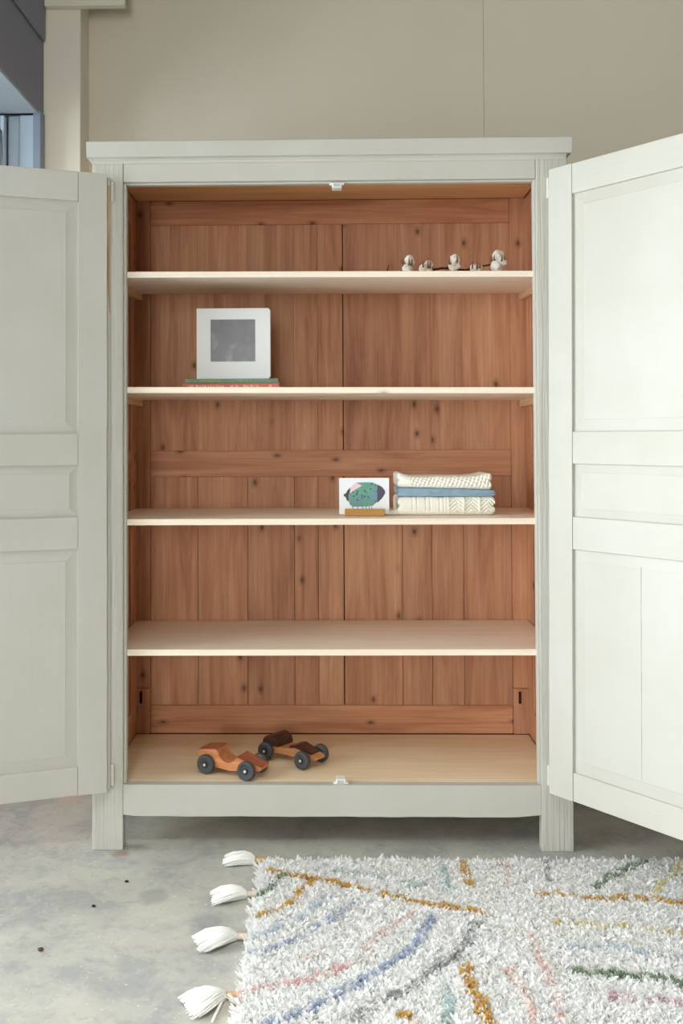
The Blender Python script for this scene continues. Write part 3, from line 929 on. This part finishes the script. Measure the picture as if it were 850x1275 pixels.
def wheels(e, wb0, wb1, track, r, wid):
    for x in (wb0, wb1):
        bm = bmesh.new()
        add_tube(bm, [(x, -track / 2 + 0.004, r), (x, track / 2 - 0.004, r)], 0.0035, 10)
        done('axle', bm, 'pin', e, True)
        for s in (-1, 1):
            bm = bmesh.new()
            m = Matrix.Translation((x, s * track / 2, r)) @ Matrix.Rotation(s * math.pi / 2, 4, 'Z')
            h = wid / 2
            add_lathe(bm, [(r * 0.55, -h), (r * 0.93, -h), (r, -h * 0.55), (r, h * 0.55), (r * 0.93, h), (r * 0.66, h), (r * 0.62, h * 0.70), (r * 0.30, h * 0.70)], m, 28)
            w = done('wheel', bm, 'tyre', e)
            for p in w.data.polygons:
                p.use_smooth = len(p.vertices) == 4
            bm = bmesh.new()
            add_lathe(bm, [(r * 0.34, h * 0.6), (r * 0.34, h * 0.86), (r * 0.24, h * 1.0), (r * 0.06, h * 1.0)], m, 20)
            done('hub', bm, 'hub', w)
            bm = bmesh.new()
            add_lathe(bm, [(r * 0.16, h * 0.95), (r * 0.16, h * 1.16), (r * 0.07, h * 1.3)], m, 14)
            done('axle_pin', bm, 'pin', w)

def arc(cx, cz, r, a0, a1, n=9, sz=1.0):
    return [(cx + r * math.cos(math.radians(a0 + (a1 - a0) * k / (n - 1))), cz + sz * r * math.sin(math.radians(a0 + (a1 - a0) * k / (n - 1)))) for k in range(n)]

def wedge_body(bm, poly, hw, nose, tail=1.0):
    vs = add_prism(bm, poly, -hw, hw)
    for v in bm.verts:
        if v.co.x > 0.03:
            v.co.y *= 1 - (1 - nose) * min(1, (v.co.x - 0.03) / 0.085)
    bmesh.ops.bevel(bm, geom=[e for e in bm.edges], offset=0.0012, segments=1, affect='EDGES')

# nearer car: high tail, round cockpit scoop, sloping bonnet
ca = empty('toy_car', (-0.300, 2.8395, ZF), 'orange wooden toy car with scooped cockpit, the nearer one on the bottom board', 'toy car', 'wooden toy cars', math.radians(-25))
bm = bmesh.new()
poly = [(-0.085, 0.024), (0.100, 0.024), (0.108, 0.030), (0.106, 0.037), (0.030, 0.0565)] + arc(0.000, 0.0700, 0.0330, -22, -172, 11) + [(-0.040, 0.0715), (-0.096, 0.0640), (-0.102, 0.052)]
wedge_body(bm, poly, 0.031, 0.72)
done('body', bm, 'orange_wood', ca)
bm = bmesh.new()
vs = add_prism(bm, [(0.030, 0.0566), (0.106, 0.0372), (0.108, 0.0385), (0.030, 0.0595)], -0.031, 0.031)
for v in bm.verts:
    v.co.y *= 1 - 0.28 * max(0, min(1, (v.co.x - 0.03) / 0.085))
done('bonnet', bm, 'mahog', ca)
bm = bmesh.new(); add_prism(bm, [(-0.0395, 0.0716), (-0.0965, 0.0642), (-0.0965, 0.0672), (-0.038, 0.0748)], -0.031, 0.031)
done('tail_deck', bm, 'mahog', ca)
wheels(ca, -0.068, 0.068, 0.078, 0.0275, 0.017)

# further car: low tan body, dark bonnet and dark rounded tail
cb2 = empty('toy_car', (-0.128, 2.950, ZF), 'tan wooden toy car with dark walnut bonnet, behind the other car', 'toy car', 'wooden toy cars', math.radians(-38))
bm = bmesh.new()
poly = [(-0.085, 0.022), (0.098, 0.022), (0.108, 0.028), (0.106, 0.036), (0.030, 0.0500), (0.010, 0.0460), (-0.030, 0.0420), (-0.092, 0.0430)]
wedge_body(bm, poly, 0.030, 0.66)
done('body', bm, 'tan_wood', cb2)
bm = bmesh.new()
add_prism(bm, [(0.006, 0.0455), (0.030, 0.0502), (0.088, 0.0395), (0.086, 0.0440), (0.030, 0.0570), (0.012, 0.0540)], -0.027, 0.027)
for v in bm.verts:
    v.co.y *= 1 - 0.34 * max(0, min(1, (v.co.x - 0.03) / 0.085))
done('bonnet', bm, 'walnut', cb2)
bm = bmesh.new()
add_prism(bm, [(-0.092, 0.0432)] + [(-0.032, 0.0425)] + arc(-0.062, 0.0470, 0.0300, 8, 172, 12, 0.85), -0.036, 0.036)
done('tail_block', bm, 'walnut', cb2)
wheels(cb2, -0.072, 0.072, 0.088, 0.0265, 0.017)

# ------------------------------------------------------------------ shaggy rug
RX0, RX1, RY0, RY1 = -0.196, 1.25, 1.05, 2.630
rug = empty('shaggy_rug', ((RX0 + RX1) / 2, (RY0 + RY1) / 2, 0), 'white shaggy rug with scattered coloured yarn lines and tassels', 'rug')
box('backing', RX0 + 0.006, RX1 - 0.006, RY0 + 0.006, RY1 - 0.006, 0.0005, 0.010, plain('rug_backing', srgb(222, 218, 208), 0.9, 0.05), rug, 0.003)
STRIPES = [
    ('mustard', 0.0110, [(-0.165, 2.56), (-0.079, 2.523), (0.024, 2.479), (0.124, 2.427), (0.2, 2.39), (0.276, 2.362), (0.353, 2.339)]),
    ('mustard', 0.0110, [(-0.197, 2.31), (-0.142, 2.346), (-0.104, 2.383), (-0.087, 2.455), (-0.062, 2.496)]),
    ('green', 0.0110, [(-0.196, 2.42), (-0.167, 2.459), (-0.142, 2.523), (-0.126, 2.546)]),
    ('teal', 0.0092, [(-0.038, 2.571), (0.046, 2.548), (0.129, 2.516), (0.208, 2.481), (0.318, 2.46)]),
    ('teal', 0.0110, [(0.288, 2.643), (0.282, 2.55), (0.279, 2.459)]),
    ('mustard', 0.0110, [(0.346, 2.654), (0.341, 2.575), (0.337, 2.482)]),
    ('pink', 0.0110, [(0.453, 2.635), (0.441, 2.552), (0.431, 2.461)]),
    ('grey', 0.0092, [(0.559, 2.656), (0.559, 2.577), (0.546, 2.498)]),
    ('mustard', 0.0110, [(0.503, 2.431), (0.573, 2.432), (0.646, 2.407), (0.738, 2.421), (0.782, 2.405), (0.846, 2.393), (1.05, 2.345)]),
    ('green', 0.0110, [(0.649, 2.472), (0.723, 2.541), (0.78, 2.589), (0.841, 2.629)]),
    ('yellow', 0.0110, [(0.797, 2.452), (0.866, 2.533), (0.922, 2.605), (0.964, 2.65)]),
    ('yellow', 0.0092, [(0.516, 2.298), (0.558, 2.291), (0.618, 2.273), (0.718, 2.267), (0.793, 2.246), (1.0, 2.215)]),
    ('paleblue', 0.0128, [(0.532, 2.189), (0.566, 2.18), (0.612, 2.187), (0.659, 2.167), (0.74, 2.144), (0.95, 2.11)]),
    ('green', 0.0165, [(0.503, 2.09), (0.537, 2.072), (0.589, 2.076), (0.645, 2.067), (0.692, 2.058), (0.72, 2.041), (0.95, 1.98)]),
    ('mauve', 0.0128, [(0.551, 2.001), (0.587, 1.987), (0.633, 1.979), (0.658, 1.982), (0.691, 1.96), (0.85, 1.88)]),
    ('pink', 0.0128, [(0.428, 2.278), (0.446, 2.206), (0.441, 2.138), (0.448, 2.09), (0.448, 2.014), (0.44, 1.957), (0.435, 1.89), (0.41, 1.70)]),
    ('pink', 0.0165, [(0.366, 2.089), (0.38, 2.049), (0.387, 1.999), (0.384, 1.943), (0.386, 1.89), (0.37, 1.72)]),
    ('mustard', 0.0183, [(0.278, 2.097), (0.278, 2.035), (0.281, 1.997), (0.293, 1.969), (0.291, 1.928), (0.296, 1.889), (0.32, 1.74)]),
    ('teal', 0.0165, [(0.224, 2.026), (0.225, 1.968), (0.211, 1.888), (0.19, 1.76)]),
    ('grey', 0.0165, [(0.322, 2.285), (0.29, 2.187), (0.257, 2.136), (0.208, 2.087), (0.16, 2.025), (0.116, 1.987), (0.066, 1.952), (0.025, 1.898), (-0.04, 1.79)]),
    ('mustard', 0.0183, [(0.129, 1.931), (0.14, 1.91), (0.149, 1.887), (0.153, 1.80)]),
    ('blue', 0.0165, [(0.228, 2.314), (0.196, 2.239), (0.163, 2.168), (0.125, 2.118), (0.079, 2.07), (0.027, 2.015), (-0.014, 1.979), (-0.054, 1.937), (-0.116, 1.902), (-0.17, 1.891)]),
    ('pink', 0.0128, [(0.187, 2.341), (0.134, 2.275), (0.094, 2.22), (0.066, 2.174)]),
    ('rose', 0.0147, [(0.037, 2.107), (-0.006, 2.075), (-0.057, 2.05), (-0.106, 2.031), (-0.131, 2.022), (-0.179, 2), (-0.195, 1.992)]),
    ('pink', 0.0128, [(-0.042, 2.149), (-0.067, 2.125)]),
    ('blue', 0.0110, [(0.043, 2.393), (0.013, 2.332), (-0.025, 2.292), (-0.062, 2.243), (-0.097, 2.207), (-0.132, 2.182), (-0.192, 2.147)]),
    ('paleblue', 0.0110, [(-0.026, 2.426), (-0.073, 2.33), (-0.146, 2.253), (-0.198, 2.216)]),
]
YARN = {'mustard': srgb(222, 180, 96), 'green': srgb(156, 172, 148), 'teal': srgb(200, 218, 216), 'pink': srgb(244, 222, 216),
        'rose': srgb(240, 206, 204), 'grey': srgb(190, 189, 189), 'yellow': srgb(236, 224, 168), 'paleblue': srgb(220, 229, 236),
        'mauve': srgb(228, 202, 210), 'blue': srgb(196, 204, 223)}
def yarn_mat(name, col):
    t = NT(name)
    v = t.coords((1, 1, 1), False)
    c = t.mix(t.ramp(t.noise(v, 130, 2), [(0.35, (0, 0, 0)), (0.65, (1, 1, 1))]), col, tuple(x * 0.94 for x in col[:3]) + (1,))
    t.out(c, 0.95, 0.05)
    tr = t.n('ShaderNodeBsdfTranslucent')
    t.link(c, tr.inputs[0])
    mx = t.n('ShaderNodeMixShader')
    mx.inputs[0].default_value = 0.5
    t.link(t.b.outputs[0], mx.inputs[1]); t.link(tr.outputs[0], mx.inputs[2])
    t.link(mx.outputs[0], t.t.nodes['Material Output'].inputs[0])
    return t.m

def tuft_mesh(name, cx, cy, mat, hmin, hmax, wid, nb, spread=0.0045, lean=(0.25, 0.95)):
    """tufts of nb soft yarn ends around each centre"""
    n = len(cx)
    tl = rng.uniform(0, 2 * np.pi, n)                     # the lean each tuft shares
    ta = rng.uniform(*lean, n)
    th = rng.uniform(hmin, hmax, n)
    idx = np.repeat(np.arange(n), nb)
    k = len(idx)
    bx = cx[idx] + rng.normal(0, spread, k)
    by = cy[idx] + rng.normal(0, spread, k)
    h = th[idx] * rng.uniform(0.78, 1.1, k)
    la = tl[idx] + rng.normal(0, 0.8, k)
    am = ta[idx] * rng.uniform(0.5, 1.4, k) * h
    dx, dy = np.cos(la) * am, np.sin(la) * am
    fa = rng.uniform(0, 2 * np.pi, k)
    wx, wy = np.cos(fa), np.sin(fa)
    w = wid * rng.uniform(0.7, 1.3, k) / 2
    V = np.empty((k, 7, 3), np.float32)
    for j, (f, hz, ws) in enumerate(((0.0, 0.004, 0.7), (0.45, 0.58, 1.1), (0.9, 0.94, 1.25))):
        px, py = bx + dx * f, by + dy * f
        pz = h * hz if j else np.full(k, 0.006)
        # cup the yarn a little so that it is not a flat card
        V[:, 2 * j, 0], V[:, 2 * j, 1], V[:, 2 * j, 2] = px - wx * w * ws, py - wy * w * ws, pz
        V[:, 2 * j + 1, 0], V[:, 2 * j + 1, 1], V[:, 2 * j + 1, 2] = px + wx * w * ws, py + wy * w * ws, pz - 0.001 * j
    V[:, 6, 0], V[:, 6, 1], V[:, 6, 2] = bx + dx * 1.06, by + dy * 1.06, h * 1.01
    b = (np.arange(k) * 7)[:, None]
    quads = np.concatenate([b + np.array([[0, 1, 3, 2]]), b + np.array([[2, 3, 5, 4]])]).reshape(-1)
    tris = (b + np.array([[4, 5, 6]])).reshape(-1)
    me = bpy.data.meshes.new(name)
    nq, nt = 2 * k, k
    me.vertices.add(k * 7); me.vertices.foreach_set('co', V.reshape(-1))
    me.loops.add(nq * 4 + nt * 3)
    me.loops.foreach_set('vertex_index', np.concatenate([quads, tris]).astype(np.int32))
    me.polygons.add(nq + nt)
    me.polygons.foreach_set('loop_start', np.concatenate([np.arange(nq) * 4, nq * 4 + np.arange(nt) * 3]).astype(np.int32))
    me.update(calc_edges=True)
    o = link_mesh(name, me, mat, rug, True)
    o['kind'] = 'stuff'
    return o

def tuft_grid(x0, x1, y0, y1, s):
    gx, gy = np.meshgrid(np.arange(x0, x1, s), np.arange(y0, y1, s))
    gx, gy = gx.ravel(), gy.ravel()
    return np.stack([gx + rng.uniform(-.45, .45, gx.size) * s, gy + rng.uniform(-.45, .45, gy.size) * s], 1)
cent = np.concatenate([tuft_grid(RX0 + 0.004, RX1, 1.80, RY1 - 0.002, 0.0080), tuft_grid(RX0 + 0.004, RX1, RY0, 1.80, 0.014)])
owner = np.full(len(cent), -1)
best = np.full(len(cent), 9.0)
for si, (cn, w, pts) in enumerate(STRIPES):
    P = np.array(pts)
    # wobble so that the line is ragged
    for a, b in zip(P[:-1], P[1:]):
        d = b - a
        u = np.clip(((cent - a) @ d) / (d @ d), 0, 1)
        dist = np.linalg.norm(cent - (a + u[:, None] * d), axis=1)
        lim = w * (0.50 if cn in ('mustard', 'green') else 0.45) * (1 + 0.25 * np.sin(cent[:, 0] * 97 + cent[:, 1] * 61))
        hit = (dist < lim) & (dist < best)
        best[hit] = dist[hit]; owner[hit] = si
fade = {'pink': 0.38, 'teal': 0.25, 'paleblue': 0.3, 'mauve': 0.2, 'yellow': 0.12, 'blue': 0.22, 'grey': 0.26, 'rose': 0.35}
for si, (cn, w, pts) in enumerate(STRIPES):
    f = fade.get(cn, 0.04)
    m = (owner == si) & (rng.random(len(cent)) < f)
    owner[m] = -1
wm = owner == -1
o = tuft_mesh('white_pile', cent[wm, 0], cent[wm, 1], yarn_mat('white_wool_pile', srgb(253, 252, 250)), 0.022, 0.030, 0.0050, 8)
ym = {k: yarn_mat(k + '_yarn', c) for k, c in YARN.items()}
for si, (cn, w, pts) in enumerate(STRIPES):
    sm = owner == si
    if sm.any():
        o = tuft_mesh('yarn_line', cent[sm, 0], cent[sm, 1], ym[cn], 0.025, 0.031, 0.0050, 9, 0.0030, (0.05, 0.4))
        o['label'] = {'paleblue': 'pale blue'}.get(cn, cn) + ' yarn line'

# tassels along the left edge: (cord root, neck, flared end), lying on the floor
M['fringe'] = plain('white_tassel_cotton', srgb(246, 244, 239), 0.9, 0.05, var=0.06, vscale=150)
M['cord_tan'] = plain('tan_wrapped_cord', srgb(214, 176, 128), 0.8, 0.1, var=0.2, vscale=200)
M['cord_pale'] = plain('pale_wrapped_cord', srgb(226, 206, 188), 0.8, 0.1, var=0.15, vscale=200)
def tassel(root, neck, end, half, cmat, seed):
    R = np.random.default_rng(seed)
    r0, n0, e0 = (Vector((*p, 0.014)) for p in (root, neck, end))
    e0.z = 0.012
    ax = (e0 - n0); L = ax.length; ax.normalize()
    sd = Vector((-ax.y, ax.x, 0))
    bm = bmesh.new()
    # soft core
    prof = [(0.0, 0.007, 0.008), (0.15, 0.014, 0.012), (0.4, half * 0.62, 0.0115), (0.72, half * 0.78, 0.009), (0.84, half * 0.74, 0.006)]
    rings = []
    for f, hw, hz in prof:
        c = n0 + ax * L * f
        rings.append([bm.verts.new((c.x + sd.x * hw * math.cos(a), c.y + sd.y * hw * math.cos(a), 0.0010 + hz + hz * 0.95 * math.sin(a))) for a in np.linspace(0, 2 * math.pi, 17)[:-1]])
    for r, s in zip(rings, rings[1:]):
        for k in range(16):
            bm.faces.new((r[k], r[(k + 1) % 16], s[(k + 1) % 16], s[k]))
    bm.faces.new(rings[0][::-1]); bm.faces.new(rings[-1])
    # strands
    for i in range(210):
        a = R.uniform(0, math.pi) if i % 4 else R.uniform(0, 2 * math.pi)
        q = math.sqrt(R.uniform(0.45, 1.15))
        ln = L * R.uniform(0.82, 1.14)
        pts = []
        wob = R.normal(0, 0.0042)
        for f, hw, hz in ((0.0, 0.0075, 0.009), (0.18, 0.015, 0.0135), (0.45, half * 0.80, 0.0150), (0.75, half * 1.0, 0.0125), (1.0, half * 1.02, 0.0075)):
            c = n0 + ax * ln * f
            z = max(0.0018, 0.001 + hz + hz * q * math.sin(a))
            pts.append((c.x + sd.x * (hw * q * math.cos(a) + wob * f), c.y + sd.y * (hw * q * math.cos(a) + wob * f), z))
        add_tube(bm, pts, list(np.array([0.0011, 0.0014, 0.0016, 0.0017, 0.0012]) * R.uniform(0.6, 1.35)), 4, False)
    t = done('tassel', bm, 'fringe', rug, True)
    bm = bmesh.new()
    pts = [r0.lerp(n0, f) for f in np.linspace(0, 1.06, 12)]
    add_tube(bm, [(p.x, p.y, 0.0105) for p in pts], [0.0070 + 0.0008 * (i % 2) for i in range(12)], 10)
    done('tassel_cord', bm, cmat, t, True)
    return t
tassel((-0.176, 2.6530), (-0.221, 2.6530), (-0.297, 2.6600), 0.026, 'cord_tan', 1)
tassel((-0.190, 2.4580), (-0.226, 2.4570), (-0.305, 2.4420), 0.030, 'cord_pale', 2)
tassel((-0.192, 2.2450), (-0.232, 2.2490), (-0.313, 2.2180), 0.034, 'cord_pale', 3)
t4 = tassel((-0.186, 2.0140), (-0.231, 2.0100), (-0.300, 1.9720), 0.038, 'cord_tan', 4)
# one strand hangs out of the nearest tassel
bm = bmesh.new()
add_tube(bm, [(-0.232, 2.006, 0.012), (-0.236, 1.985, 0.007), (-0.243, 1.950, 0.0045), (-0.246, 1.930, 0.004)], [0.0028, 0.0032, 0.0032, 0.0026], 6)
done('loose_strand', bm, 'fringe', t4, True)

# ------------------------------------------------------------------ crumbs on the concrete
def crumb(name, x, y, r, mat, label, seed):
    bm = bmesh.new()
    bmesh.ops.create_icosphere(bm, subdivisions=2, radius=r)
    for v in bm.verts:
        n = v.co.normalized()
        v.co = Vector((v.co.x * 1.25, v.co.y, v.co.z * 0.6)) * (1 + 0.45 * noise.noise(n * 1.6 + Vector((seed, 0, 0))))
    zmin = min(v.co.z for v in bm.verts)
    for v in bm.verts:
        v.co += Vector((x, y, 0.0003 - zmin))
    tag(done(name, bm, mat), label, 'crumb', 'crumbs on the floor')
crumb('bark_crumb', -0.671, 2.199, 0.0055, plain('red_brown_bark', srgb(120, 84, 72), 0.9, 0.1, var=0.3), 'reddish brown crumb on the concrete at far left', 1)
crumb('dirt_crumb', -0.548, 2.541, 0.0042, plain('black_dirt', srgb(52, 46, 42), 0.9, 0.1), 'small black speck on floor right of the wardrobe leg', 2)
crumb('dirt_crumb', -0.602, 2.407, 0.0042, plain('dark_dirt', srgb(58, 52, 48), 0.9, 0.1), 'small dark speck on floor below the left wardrobe leg', 3)
